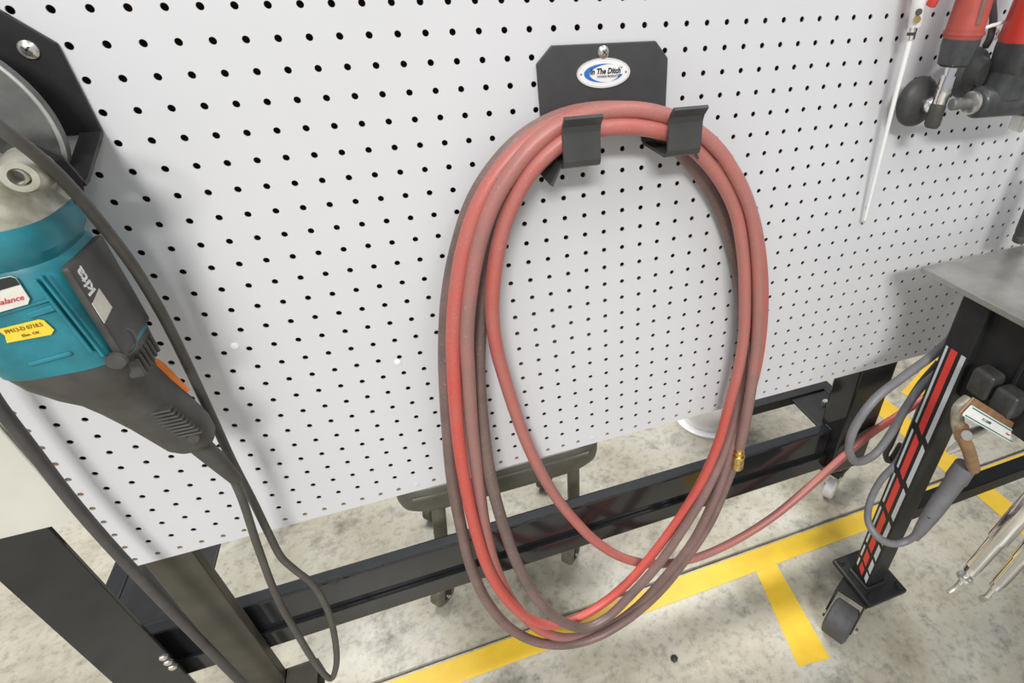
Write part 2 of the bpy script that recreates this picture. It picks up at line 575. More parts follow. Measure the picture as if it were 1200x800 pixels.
for zz in (0.330, 0.315, 0.300):
    add('bolt', lathe((-0.236, 0.0062, zz), (0, -1, 0), [(0, 0.006), (0.004, 0.006), (0.006, 0.004)], seg=6), ZINC, st)
add('bolt', lathe((1.065, 0.115, 0.344), Z, [(0, 0.008), (0.010, 0.008), (0.013, 0.006)], seg=8), ZINC, st)
add('caster_leg', box(1.128, 1.150, 0.105, 0.135, 0.085, 0.30, 0.002), GLOSS, st)
# casters below
def stem_caster(parent, x, y, top, wheelm, r=0.03, ang=0.0, name='caster', plate=True):
    """swivel caster whose stem reaches height top"""
    d = Vector((math.cos(ang), math.sin(ang), 0)); ax = Vector((-d.y, d.x, 0))
    c = Vector((x, y, 0)) + d * r * 0.5
    hub = add(name, lathe(c + Z * r - ax * 0.013, ax, [(0, r * 0.8), (0.003, r), (0.023, r), (0.026, r * 0.8)], seg=24), wheelm, parent, smooth=True)
    for sg in (-1, 1):
        add('fork', prism([(-0.008, -0.008), (0.008, -0.008), (0.012 - r * 0.5, r * 1.35), (-0.012 - r * 0.5, r * 1.35)],
                          c + Z * r + ax * (sg * 0.017) - ax * 0.0012, d, Z, 0.0024), ZINC if wheelm is WHITE else SATIN, hub)
    add('axle', lathe(c + Z * r - ax * 0.021, ax, [(0, 0.004), (0.042, 0.004)], seg=10), ZINC, hub)
    add('stem', lathe((x, y, r * 2.25), Z, [(0, 0.02), (0.008, 0.02), (0.009, 0.009), (max(0.012, top - r * 2.25), 0.009)], seg=14), ZINC if wheelm is WHITE else SATIN, hub)
    return hub
add('caster_arm', prism([(-0.02, -0.02), (0.10, -0.02), (0.118, 0.0), (0.10, 0.02), (-0.02, 0.02)], (1.165, 0.112, 0.083), (0.93, 0.37, 0), (-0.37, 0.93, 0), 0.006), SATIN, st)
stem_caster(st, 1.172, 0.114, 0.088, WHITE, 0.03, 3.7)
stem_caster(st, -0.290, 0.045, 0.11, CASTERW, 0.035, 1.0)
add('caster_arm_bolt', lathe((1.172, 0.114, 0.089), Z, [(0, 0.013), (0.006, 0.013), (0.009, 0.008)], seg=16), ZINC, st, smooth=True)

# dusty square post standing in front of the rail
tp = thing('leg_post', 'dusty brown-black square tube leg below the pegboard corner', 'post', (-0.148, -0.02, 0.0))
add('upright', box(-0.178, -0.122, 0.0055, 0.0255, 0.0, 0.5365, 0.003), TAUPE, tp)
ft = join(box(-0.122, -0.070, -0.022, -0.018, 0.12, 0.165), box(-0.122, -0.070, 0.0215, 0.0255, 0.12, 0.165),
          box(-0.122, -0.070, -0.018, 0.0215, 0.12, 0.124), box(-0.122, -0.070, -0.018, 0.0215, 0.161, 0.165), box(-0.13, -0.12, -0.022, 0.0255, 0.12, 0.165))
add('tube_stub', ft, TAUPE, tp)

# ---------------------------------------------------------------- rolling stool behind the board
stl = thing('rolling_stool', 'low dark vinyl rolling stool parked behind the pegboard', 'stool', (0.31, 0.30, 0.0))
cxs, cys = 0.317, 0.292
add('seat', loft([(0.314, cxs, cys, 0.165, 0.125, 6), (0.316, cxs, cys, 0.180, 0.138, 6), (0.323, cxs, cys, 0.194, 0.148, 7), (0.336, cxs, cys, 0.203, 0.153, 8), (0.350, cxs, cys, 0.206, 0.155, 8),
                  (0.383, cxs, cys, 0.207, 0.155, 8), (0.390, cxs, cys, 0.203, 0.152, 8), (0.394, cxs, cys, 0.190, 0.14, 7)], seg=64), STOOL, stl, smooth=True)
rim = [(0.145, 0.1375, 0.374), (0.317, 0.1365, 0.374), (0.49, 0.1375, 0.374)]
add('seat_piping', tube(catmull(rim, 0.02), 0.004, 8), STOOL, stl)
for (lx, ly) in ((0.185, 0.19), (0.47, 0.19), (0.185, 0.40), (0.47, 0.40)):
    add('leg', tube([(lx, ly, 0.33), (lx - 0.03 if lx < 0.3 else lx - 0.012, ly - 0.01 if ly < .3 else ly + .02, 0.085)], 0.014, 12), STOOL, stl)
for (lx, ly) in ((0.150, 0.178), (0.452, 0.176), (0.152, 0.425), (0.452, 0.425)):
    stem_caster(stl, lx, ly, 0.10, CASTERG, 0.028, 3.9)

# chrome bucket
bk = thing('chrome_bucket', 'round polished chrome bucket standing on the floor behind the hose', 'bucket', (1.02, 0.515, 0.0))
add('bucket_body', lathe((1.02, 0.515, 0), Z, [(0.008, 0.100), (0.30, 0.112), (0.302, 0.110), (0.302, 0.106), (0.02, 0.096)], seg=48, cap=False), BUCKET, bk, smooth=True)
add('bucket_base', lathe((1.02, 0.515, 0), Z, [(0, 0.120), (0.008, 0.120), (0.012, 0.112), (0.013, 0.098)], seg=48), WHITE, bk, smooth=True)

# ---------------------------------------------------------------- hose bracket
hb = thing('hose_bracket', 'black powder coated hose bracket with oval logo plate on the pegboard', 'bracket', (0.485, -0.004, 1.0))
pl = prism([(0.410, 1.026), (0.561, 1.026), (0.561, 1.102), (0.5455, 1.1195), (0.4275, 1.1195), (0.410, 1.103)], (0, 0, 0), X, Z, 0.0045, 0.0008, 1)
pl = ([Vector((q[0], q[1] if True else 0, q[2])) for q in pl[0]], pl[1])
backplate = add('back_plate', pl, POWDER, hb)
for (xa, xb, out) in ((0.413, 0.453, -1), (0.530, 0.570, 1)):
    # tray + upright lip with flared top, one bent sheet
    prof = [(-0.003, 1.026), (-0.006, 1.018), (-0.012, 1.0145), (-0.070, 1.0145), (-0.0755, 1.017), (-0.0775, 1.022), (-0.0775, 1.050), (-0.0800, 1.057), (-0.0885, 1.066)]
    add('hook', sheet(prof, (xa, 0, 0), Y, Z, X, xb - xa, 0.0035), POWDER, hb)
    xe = xa if out < 0 else xb
    wl = 1.0 if out < 0 else 0.5
    wing = prism([(0, 0), (out * 0.013 * wl, -0.020 * wl), (out * 0.0100 * wl, -0.0220 * wl), (0, -0.0035)], (xe, -0.066, 1.016), X, Z, -0.062)
    add('hook_wing', wing, POWDER, hb)
screwhead('screw', (0.4839,-0.0045,1.1114), -Y, 0.0065, 0.004, hb)
# oval logo plate
oc = (0.4840,-0.0046,1.0912)
oc = Vector(oc)
def ellipse(a, b, n=48):
    return [(a * math.cos(2 * math.pi * k / n), b * math.sin(2 * math.pi * k / n)) for k in range(n)]
lp = add('logo_plate', prism(ellipse(0.0312, 0.0150), oc, X, Z, 0.0008), WHITE, hb, label='white oval logo plate with blue swoosh')
def ring(a, b, w1, n0, n1, o, mat_, name, dz=0.0010, wf=None):
    vs, fs = [], []
    K = 40
    for k in range(K + 1):
        t = n0 + (n1 - n0) * k / K
        q = k / K
        wd = wf(q) * w1
        vs.append(o + X * (a * math.cos(t)) + Z * (b * math.sin(t)) - Y * dz)
        vs.append(o + X * ((a - wd * 1.6) * math.cos(t)) + Z * ((b - wd) * math.sin(t)) - Y * dz)
    for k in range(K):
        fs.append((2 * k, 2 * k + 1, 2 * k + 3, 2 * k + 2))
    return add(name, (vs, fs), mat_, lp)
ring(0.0312, 0.0150, 0.0006, 0, 2 * math.pi, oc, TAGGREY, 'logo_border', 0.0009, lambda q: 0.7)
ring(0.0295, 0.0138, 0.0004, 0, 2 * math.pi, oc, TAGGREY, 'logo_border', 0.00092, lambda q: 0.6)
ring(0.0230, 0.0092, 0.0042, 1.05, 4.9, oc, BLUEINK, 'blue_swoosh', 0.0010, lambda q: max(0.02, math.sin(math.pi * q) ** 1.5))
ring(0.0225, 0.0090, 0.0026, 4.95, 6.05, oc, BLUEINK, 'blue_swoosh', 0.0010, lambda q: max(0.03, q ** 1.3))
text('logo_lettering', 'In The Ditch', oc + X * 0.0015 + Z * 0.0018 - Y * 0.0013, X, Z, 0.0078, INK, lp, shear=0.25, bold=0.00022, sx=0.88)
text('logo_lettering', 'TOWING PRODUCTS', oc + X * 0.0045 - Z * 0.0034 - Y * 0.0013, X, Z, 0.0030, INK, lp, shear=0.15, sx=0.9)
text('logo_lettering', 'TM', oc + X * 0.0202 + Z * 0.0046 - Y * 0.0012, X, Z, 0.0018, INK, lp)
for sx_ in (-0.0262, 0.0258):
    add('rivet', lathe(oc + X * sx_ - Y * 0.0008, -Y, [(0, 0.0013), (0.0005, 0.0011), (0.0007, 0.0004)], seg=12), TAGGREY, lp)

# ---------------------------------------------------------------- red air hose
hz = thing('air_hose', 'coiled dusty red rubber air hose with brass coupling hanging on the bracket', 'hose', (0.48, -0.05, 0.05))
# (point, wear 0 = red, 1 = dirty brown)
HP = [
    # coupling end up the right side, front outer strand
    ((0.7073,-0.0600,0.4954), 0.75), ((0.7092,-0.0600,0.5626), 0.7), ((0.7063,-0.0620,0.6552), 0.55), ((0.7032,-0.0620,0.7210), 0.5), ((0.6934,-0.0620,0.7968), 0.45),
    ((0.6799,-0.0610,0.8650), 0.4), ((0.6613,-0.0600,0.9270), 0.38), ((0.6370,-0.0590,0.9701), 0.36), ((0.6056,-0.0580,1.0104), 0.34), ((0.5637,-0.0570,1.0409), 0.34),
    ((0.5180,-0.0560,1.0584), 0.36), ((0.4693,-0.0560,1.0628), 0.36), ((0.4245,-0.0560,1.0555), 0.36), ((0.3904,-0.0570,1.0377), 0.38),
    # L3
    ((0.3626,-0.0580,1.0124), 0.42), ((0.3380,-0.0580,0.9803), 0.48), ((0.3164,-0.0570,0.9348), 0.52), ((0.2979,-0.0560,0.8741), 0.55), ((0.2862,-0.0550,0.8173), 0.58), ((0.2805,-0.0540,0.7666), 0.6),
    ((0.2720,-0.0520,0.6811), 0.6), ((0.2658,-0.0500,0.5817), 0.55), ((0.2609,-0.0480,0.4651), 0.5), ((0.2642,-0.0470,0.3535), 0.3), ((0.2821,-0.0470,0.2392), 0.15),
    ((0.3187,-0.0480,0.1321), 0.2), ((0.3663,-0.0500,0.0714), 0.5), ((0.4347,-0.0520,0.0486), 0.8), ((0.5094,-0.0560,0.0896), 0.85), ((0.5790,-0.0600,0.1780), 0.85),
    ((0.6349,-0.0600,0.2666), 0.85), ((0.6747,-0.0550,0.3739), 0.8), ((0.6980,-0.0480,0.4641), 0.75), ((0.7159,-0.0400,0.5437), 0.7),
    # right edge strand, behind the front one
    ((0.7302,-0.0360,0.6301), 0.3), ((0.7316,-0.0340,0.6966), 0.2), ((0.7225,-0.0340,0.7762), 0.2), ((0.7056,-0.0340,0.8489), 0.3), ((0.6810,-0.0340,0.9152), 0.4),
    ((0.6498,-0.0320,0.9693), 0.5), ((0.6083,-0.0280,1.0129), 0.5), ((0.5639,-0.0220,1.0404), 0.5), ((0.5223,-0.0180,1.0520), 0.5), ((0.4775,-0.0170,1.0569), 0.5), ((0.4318,-0.0180,1.0535), 0.55), ((0.3868,-0.0220,1.0371), 0.7),
    # left outer dark strand
    ((0.3481,-0.0280,1.0084), 0.85), ((0.3196,-0.0320,0.9740), 0.9), ((0.2928,-0.0340,0.9187), 0.9), ((0.2753,-0.0340,0.8672), 0.9), ((0.2622,-0.0330,0.8094), 0.9), ((0.2533,-0.0330,0.7590), 0.9),
    ((0.2418,-0.0340,0.6755), 0.9), ((0.2311,-0.0360,0.5809), 0.9), ((0.2262,-0.0400,0.4715), 0.9), ((0.2260,-0.0440,0.3795), 0.9), ((0.2394,-0.0480,0.2669), 0.85), ((0.2712,-0.0520,0.1646), 0.85),
    ((0.3171,-0.0560,0.0965), 0.85), ((0.3682,-0.0600,0.0616), 0.85), ((0.4270,-0.0640,0.0551), 0.85), ((0.4959,-0.0660,0.0824), 0.85), ((0.5647,-0.0660,0.1411), 0.85), ((0.6198,-0.0640,0.2192), 0.85),
    ((0.6695,-0.0580,0.3053), 0.85), ((0.7030,-0.0460,0.3927), 0.85), ((0.7283,-0.0340,0.4724), 0.8),
    # right strand hidden behind the front one
    ((0.7420,-0.0200,0.5780), 0.8), ((0.7349,-0.0170,0.6852), 0.8), ((0.7206,-0.0160,0.7671), 0.8), ((0.6998,-0.0160,0.8421), 0.8), ((0.6702,-0.0160,0.9104), 0.8), ((0.6316,-0.0170,0.9660), 0.8),
    ((0.5906,-0.0190,1.0044), 0.75), ((0.5416,-0.0240,1.0333), 0.6), ((0.4786,-0.0300,1.0415), 0.6), ((0.4310,-0.0300,1.0340), 0.6), ((0.3952,-0.0280,1.0107), 0.7),
    # left brown inner strand
    ((0.3683,-0.0260,0.9773), 0.85), ((0.3435,-0.0260,0.9334), 0.9), ((0.3217,-0.0280,0.8779), 0.9), ((0.3045,-0.0300,0.8102), 0.92), ((0.2938,-0.0340,0.7486), 0.92), ((0.2866,-0.0420,0.6676), 0.92), ((0.2831,-0.0540,0.5790), 0.92),
    ((0.2878,-0.0660,0.4829), 0.92), ((0.2975,-0.0740,0.3926), 0.92), ((0.3207,-0.0800,0.2846), 0.92), ((0.3557,-0.0840,0.2000), 0.92), ((0.4033,-0.0840,0.1450), 0.92), ((0.4478,-0.0820,0.1495), 0.9), ((0.4955,-0.0780,0.1884), 0.9),
    ((0.5526,-0.0740,0.2492), 0.85), ((0.6085,-0.0660,0.3307), 0.8), ((0.6532,-0.0560,0.4027), 0.75), ((0.6867,-0.0440,0.4752), 0.75), ((0.7062,-0.0340,0.5418), 0.75),
    # right grey strand behind the inner one
    ((0.7137,-0.0240,0.6260), 0.8), ((0.7084,-0.0180,0.7086), 0.85), ((0.6883,-0.0160,0.8027), 0.9), ((0.6627,-0.0160,0.8768), 0.9), ((0.6296,-0.0170,0.9395), 0.9), ((0.5866,-0.0200,0.9908), 0.8),
    ((0.5349,-0.0340,1.0340), 0.5), ((0.4759,-0.0380,1.0582), 0.4), ((0.4254,-0.0400,1.0539), 0.35), ((0.3882,-0.0440,1.0384), 0.3),
    # left red strand
    ((0.3543,-0.0470,1.0138), 0.25), ((0.3260,-0.0500,0.9810), 0.22), ((0.3024,-0.0520,0.9350), 0.2), ((0.2832,-0.0520,0.8750), 0.15), ((0.2708,-0.0520,0.8192), 0.08), ((0.2635,-0.0520,0.7698), 0.03),
    ((0.2539,-0.0530,0.6879), 0.0), ((0.2476,-0.0550,0.5941), 0.0), ((0.2464,-0.0580,0.4843), 0.0), ((0.2524,-0.0600,0.3784), 0.0), ((0.2728,-0.0620,0.2796), 0.0), ((0.3046,-0.0640,0.2020), 0.05), ((0.3437,-0.0640,0.1588), 0.1),
    ((0.3915,-0.0620,0.1489), 0.05), ((0.4460,-0.0580,0.1599), 0.0), ((0.5033,-0.0540,0.1969), 0.0), ((0.5593,-0.0500,0.2617), 0.0), ((0.6102,-0.0470,0.3394), 0.0), ((0.6500,-0.0450,0.4243), 0.0), ((0.6731,-0.0450,0.5122), 0.0),
    # right inner red strand
    ((0.6814,-0.0470,0.5945), 0.1), ((0.6868,-0.0500,0.6689), 0.25), ((0.6850,-0.0520,0.7346), 0.35), ((0.6756,-0.0530,0.8027), 0.38), ((0.6637,-0.0530,0.8642), 0.38), ((0.6446,-0.0530,0.9246), 0.36), ((0.6173,-0.0540,0.9699), 0.34),
    ((0.5854,-0.0550,1.0049), 0.32), ((0.5514,-0.0580,1.0295), 0.3),
    ((0.5097,-0.0600,1.0434), 0.28), ((0.4702,-0.0610,1.0477), 0.25), ((0.4371,-0.0610,1.0446), 0.28), ((0.4072,-0.0600,1.0309), 0.3),
    # left innermost red strand
    ((0.3802,-0.0580,1.0078), 0.3), ((0.3593,-0.0540,0.9761), 0.3), ((0.3424,-0.0500,0.9379), 0.25), ((0.3286,-0.0460,0.8854), 0.2), ((0.3221,-0.0420,0.8381), 0.2),
    ((0.3216,-0.0380,0.7877), 0.2), ((0.3267,-0.0340,0.7324), 0.25), ((0.3389,-0.0300,0.6400), 0.4), ((0.3539,-0.0280,0.5623), 0.4), ((0.3791,-0.0270,0.4720), 0.35), ((0.4081,-0.0260,0.3965), 0.3), ((0.4472,-0.0250,0.3137), 0.25),
    ((0.4969,-0.0240,0.2397), 0.3), ((0.5530,-0.0240,0.1876), 0.35), ((0.6187,-0.0240,0.1558), 0.4), ((0.6804,-0.0240,0.1446), 0.4),
    # tail to the right
    ((0.7647,-0.0220,0.1537), 0.35), ((0.8581,-0.0200,0.1900), 0.35), ((0.9506,-0.0140,0.2485), 0.35), ((1.0248,-0.0100,0.3074), 0.3), ((1.0888,-0.0060,0.3507), 0.2), ((1.1616,0.0000,0.3745), 0.1), ((1.2358,0.0050,0.4021), 0.1), ((1.2999,0.0020,0.4463), 0.1),
]
path = catmull([p for p, _ in HP], 0.008)
HR_ = 0.0088
# wear along the path: interpolate by index of nearest control segment
wear = []
ctrl = [Vector(p) for p, _ in HP]
for i in range(len(HP) - 1):
    nseg = max(2, int((ctrl[i + 1] - ctrl[i]).length / 0.008))
    for k in range(nseg):
        t = k / nseg
        wear.append(HP[i][1] * (1 - t) + HP[i + 1][1] * t)
wear.append(HP[-1][1])
SEG = 16
ho = add('hose_tube', tube(path, HR_, SEG), HOSE, hz, smooth=True, angle=80)
att = ho.data.attributes.new('wear', 'FLOAT', 'POINT')
for i in range(len(path)):
    for k in range(SEG):
        att.data[i * SEG + k].value = wear[i]
cp = V(HP[0][0]); cd = (V((0.7066,-0.0640,0.4216)) - cp).normalized()
coup = add('coupling', lathe(cp - cd * 0.004, cd, [(0, 0.0075), (0.012, 0.0075), (0.012, 0.0095), (0.018, 0.0095), (0.018, 0.008), (0.022, 0.008), (0.022, 0.0105), (0.036, 0.0105), (0.0365, 0.0095), (0.038, 0.0095), (0.0385, 0.0108), (0.050, 0.0108), (0.053, 0.009), (0.053, 0.005), (0.044, 0.005)], seg=24), BRASS, hz, smooth=True, label='brass quick-connect coupling', angle=30)
add('hex_nut', hexhead(cp + cd * 0.0175, cd, 0.0112, 0.007), BRASS, coup)

# ---------------------------------------------------------------- grinder bracket
gb = thing('grinder_bracket', 'black sheet steel grinder bracket screwed to the pegboard', 'bracket', (-0.05, -0.004, 1.02))
add('back_plate', prism([(-0.16, 1.068), (0.0195, 1.068), (0.0195, 1.137), (-0.012, 1.167), (-0.130, 1.167), (-0.16, 1.137)], (0, 0, 0), X, Z, 0.0045, 0.0008, 1), SATIN, gb)
prof = [(-0.003, 1.069), (-0.010, 1.066), (-0.040, 1.0555), (-0.066, 1.046), (-0.074, 1.045), (-0.080, 1.050), (-0.081, 1.058), (-0.0815, 1.076)]
add('tray', sheet(prof[:5], (0.004, 0, 0), Y, Z, X, 0.0155, 0.0035), SATIN, gb)
add('tray', sheet(prof[:5], (-0.16, 0, 0), Y, Z, X, 0.0195, 0.0035), SATIN, gb)
add('tray_lip', prism([(0.0062, 1.030), (0.013, 1.034), (0.0195, 1.047), (0.0145, 1.068), (0.004, 1.0775), (-0.008, 1.080), (-0.008, 1.066), (0.004, 1.052)], (0, -0.072, 0), X, Z, 0.0035, 0.0006, 1), SATIN, gb)
screwhead('screw', (0.0004,-0.0045,1.1335), -Y, 0.0068, 0.004, gb)

# ---------------------------------------------------------------- angle grinder
ag = thing('angle_grinder', 'dirty teal angle grinder with aluminium gear head hanging from its bracket', 'power tool', (-0.035, -0.09, 0.775))
GY = -0.092
add('cutting_disc', lathe((-0.068, -0.050, 1.085), Y, [(0, 0.020), (0, 0.0765), (0.003, 0.078), (0.010, 0.078), (0.012, 0.0765), (0.012, 0.02)], seg=64), DISC, ag, smooth=True, label='worn grey disc guard with pale rim')
tor = [Vector((-0.068 + 0.0775 * math.cos(2 * math.pi * k / 64), -0.051, 1.085 + 0.0775 * math.sin(2 * math.pi * k / 64))) for k in range(65)]
add('disc_rim', tube(tor, 0.0016, 8, False), DISCRIM, ag, smooth=True)
add('gear_head', loft([(1.078, -0.064, GY + 0.004, 0.030, 0.026, 2.6), (1.075, -0.062, GY + 0.002, 0.039, 0.034, 2.8), (1.066, -0.059, GY, 0.0455, 0.042, 3), (1.052, -0.053, GY, 0.0490, 0.046, 3.2),
                       (1.047, -0.050, GY, 0.0510, 0.0485, 3.4), (1.034, -0.048, GY, 0.0525, 0.0495, 3.4), (1.032, -0.048, GY, 0.0505, 0.047, 3.4)][::-1], e=3), ALU, ag, smooth=True)
add('wheel_shaft', lathe((-0.066, GY - 0.01, 1.085), Y, [(0, 0.028), (0.03, 0.030), (0.042, 0.022), (0.046, 0.016)], seg=28), GREYPL, ag, smooth=True)
# side-handle boss with threaded hole
bc = (0.0057,-0.1320,1.0664)
add('handle_boss', lathe(V(bc) + V(0, 0.03, 0), -Y + X * 0.12, [(0, 0.0150), (0.018, 0.0130), (0.0235, 0.0112), (0.025, 0.0102), (0.025, 0.0062), (0.012, 0.0062)], seg=28), ALU, ag, smooth=True)
add('threaded_hole', join(*[lathe(V(bc) + V(-0.0002, 0.009 + 0.0025 * k, 0), -Y + X * 0.12, [(0, 0.0048), (0.001, 0.0061), (0.002, 0.0048)], seg=24, cap=(k == 4)) for k in range(5)]), ALU, ag)
add('head_collar', loft([(1.034, -0.0475, GY, 0.0515, 0.049, 3.6), (1.026, -0.0475, GY, 0.0525, 0.0495, 3.6), (1.014, -0.0475, GY, 0.0525, 0.049, 3.6), (1.008, -0.047, GY, 0.048, 0.046, 3.4), (1.000, -0.046, GY, 0.0455, 0.044, 3.2)][::-1]), TEAL, ag, smooth=True)
add('motor_housing', loft([(1.006, -0.0455, GY, 0.0450, 0.0435, 3.4), (1.001, -0.0450, GY, 0.0475, 0.046, 3.6), (0.96, -0.0430, GY, 0.0475, 0.0465, 3.6), (0.925, -0.0405, GY, 0.0475, 0.0465, 3.4), (0.914, -0.0395, GY, 0.0465, 0.0455, 3.2), (0.910, -0.0395, GY, 0.043, 0.042, 3.2)][::-1]), TEAL, ag, smooth=True)
# raised ribs and panel lines on the housing
FX, FXV = (X + Z * 0.20), Z
def front_bar(name, x0, z0, x1, z1, w_, h_, m_):
    a, b = V(x0, GY - 0.0462, z0), V(x1, GY - 0.0462, z1)
    return add(name, obox((a + b) / 2, b - a, -Y, (b - a).cross(-Y), (b - a).length, h_, w_, min(w_, h_) * 0.3, 1), m_, ag)
front_bar('housing_rib', -0.088, 0.9645, -0.010, 0.9800, 0.0022, 0.0016, TEAL)
front_bar('housing_rib', -0.0075, 0.999, -0.0020, 0.925, 0.0020, 0.0050, TEAL)
front_bar('housing_rib', -0.050, 0.9285, -0.020, 0.9325, 0.0040, 0.0040, TEAL)
front_bar('housing_rib', -0.030, 0.9690, -0.012, 0.9730, 0.0050, 0.0030, TEAL)
front_bar('housing_rib', -0.0125, 0.997, -0.0075, 0.930, 0.0025, 0.0040, TEAL)
add('brush_panel', prism([(-0.004, 0.998), (0.0, 1.003), (0.0, 0.915), (-0.006, 0.912)], (0.0065, GY - 0.012, 0), Y, Z, 0.0) if False else box(0.0005, 0.0070, GY - 0.040, GY + 0.030, 0.915, 1.000, 0.003), GREYPL, ag)
add('brush_cap', lathe((-0.002, GY - 0.020, 0.922), X - Y * 0.35, [(0, 0.0125), (0.005, 0.0125), (0.0065, 0.0105), (0.0065, 0.0085), (0.005, 0.008)], seg=24), GREYPL, ag, smooth=True)
bcd = (X - Y * 0.35).normalized(); bcu = Z; bcw = bcd.cross(bcu).normalized()
tor = [Vector((-0.002, GY - 0.020, 0.922)) + bcd * 0.0062 + (bcu * math.cos(2 * math.pi * k / 24) + bcw * math.sin(2 * math.pi * k / 24)) * 0.0115 for k in range(25)]
add('brush_cap_ring', tube(tor, 0.0010, 6, False), DISC, ag)
text('brand_lettering', 'kita', (0.0073, GY - 0.030, 0.984), Z, -Y, 0.016, WHITE, ag, extrude=0.0003, bold=0.0003, sx=0.95)
add('paint_mark', prism([(0.950, -0.042), (0.968, -0.042), (0.972, -0.022), (0.953, -0.020)], (0.0072, GY + 0.003, 0), Z, Y, 0.0004), OFFWHITE, ag)
# stickers on the front face
FY = GY - 0.0468
stk = add('sticker', prism([(-0.085, 0.969), (-0.043, 0.976), (-0.025, 0.979), (-0.022, 0.983), (-0.0215, 1.000), (-0.024, 1.0022), (-0.085, 0.996)], (0, FY, 0), X, Z, 0.0008), OFFWHITE, ag, label='black and white sticker')
add('sticker_print', prism([(-0.085, 0.984), (-0.030, 0.9935), (-0.0217, 0.995), (-0.0217, 1.000), (-0.024, 1.0018), (-0.085, 0.9955)], (0, FY - 0.0008, 0), X, Z, 0.0003), INK, stk)
text('sticker_lettering', '6', (-0.036, FY - 0.0012, 0.9945), X + Z * 0.12, Z, 0.009, OFFWHITE, stk)
text('sticker_lettering', 'Balance', (-0.034, FY - 0.0012, 0.984), X + Z * 0.12, Z, 0.006, REDINK, stk, shear=0.4)
stk2 = add('sticker', prism([(-0.052, 0.9505), (-0.024, 0.9515), (-0.0205, 0.955), (-0.0225, 0.9640), (-0.025, 0.9655), (-0.052, 0.9625), (-0.050, 0.957)], (0, FY, 0), X, Z, 0.0008), YELLOWL, ag, label='yellow inspection sticker')
text('sticker_lettering', 'PM13-D 0718.5', (-0.0365, FY - 0.0012, 0.9605), X + Z * 0.08, Z, 0.0046, BROWNINK, stk2, sx=0.82)
text('sticker_lettering', 'Elec. OK', (-0.035, FY - 0.0012, 0.9550), X + Z * 0.08, Z, 0.0032, BROWNINK, stk2)
# rear housing and grip
add('rear_grip', loft([(0.9135, -0.0395, GY, 0.0462, 0.0452, 3.0), (0.898, -0.0365, GY, 0.0430, 0.044, 2.8), (0.883, -0.0355, GY + 0.001, 0.0345, 0.040, 2.5), (0.868, -0.0315, GY + 0.004, 0.0290, 0.034, 2.4), (0.850, -0.0255, GY + 0.006, 0.0275, 0.030, 2.4),
                       (0.825, -0.0165, GY + 0.008, 0.0265, 0.026, 2.5), (0.800, -0.0095, GY + 0.010, 0.0245, 0.0235, 2.6), (0.784, -0.0070, GY + 0.011, 0.0215, 0.021, 2.6), (0.776, -0.0060, GY + 0.012, 0.017, 0.017, 2.4), (0.773, -0.006, GY + 0.012, 0.012, 0.012, 2.2)][::-1]), GREYPL, ag, smooth=True)
for k in range(6):
    add('vent_fin', box(-0.004, 0.0085, GY - 0.030 + k * 0.008, GY - 0.026 + k * 0.008, 0.889, 0.907, 0.001, 1), GREYPL, ag)
for k in range(9):
    zz = 0.842 - 0.0045 * k; cx_ = -0.0225 + 0.0016 * k
    add('grip_ridge', box(cx_ + 0.006, cx_ + 0.0275 - 0.0002 * k, GY - 0.0205 + 0.0006 * k, GY - 0.012, zz - 0.0011, zz + 0.0011, 0.0005, 1), GREYPL, ag)
add('switch_lever', tube(catmull([(-0.020, GY + 0.022, 0.884), (-0.009, GY + 0.028, 0.868), (-0.003, GY + 0.028, 0.845), (0.002, GY + 0.026, 0.830)], 0.005), 0.0055, 10), ORANGE, ag, smooth=True, label='orange switch lever')
add('case_screw', lathe((0.0021,-0.1340,0.9173), -Y, [(0, 0.0075), (0.004, 0.0070), (0.004, 0.0045)], seg=18), GREYPL, ag, smooth=True)
add('case_screw', lathe((0.0052,-0.1030,0.7996), -Y + X * .3, [(0, 0.0055), (0.004, 0.005), (0.004, 0.003)], seg=16), GREYPL, ag, smooth=True)
sr0 = Vector((-0.006, GY + 0.012, 0.776))
add('strain_relief', tube([sr0, (0.0015,-0.0780,0.7426), (0.0054,-0.0720,0.7048)], [0.0105, 0.0095, 0.0065], 14), GREYPL, ag, smooth=True)
cord = [(0.0043,-0.0730,0.7134), (0.0001,-0.0700,0.6756), (-0.0154,-0.0640,0.5810), (-0.0298,-0.0600,0.4673), (-0.0342,-0.0580,0.3646), (-0.0337,-0.0580,0.2593), (-0.0277,-0.0580,0.2259), (-0.0116,-0.0580,0.2565), (0.0068,-0.0560,0.3332), (0.0152,-0.0530,0.4071), (0.0123,-0.0500,0.4614), (0.0007,-0.0480,0.5000), (-0.0061,-0.0470,0.5296), (-0.0054,-0.0460,0.5796), (-0.0026,-0.0460,0.6406),
        (0.0003,-0.0480,0.7138), (0.0052,-0.0500,0.7779), (0.0112,-0.0540,0.8538), (0.0160,-0.0600,0.9169), (0.0187,-0.0700,0.9725), (0.0197,-0.0840,1.0138), (0.0221,-0.1020,1.0486), (0.0242,-0.1220,1.0751), (0.0224,-0.1380,1.0964), (0.0067,-0.1400,1.1219), (-0.075, -0.130, 1.125), (-0.118, -0.105, 1.095), (-0.135, -0.085, 1.04), (-0.138, -0.075, 0.985)]
add('plug', lathe((-0.138, -0.075, 0.99), -Z, [(0, 0.006), (0.012, 0.009), (0.018, 0.014), (0.045, 0.015), (0.047, 0.012)], seg=18), RUBBER, ag, smooth=True)
add('power_cord', tube(catmull(cord, 0.006), 0.0046, 12), RUBBER, ag, smooth=True, angle=80)

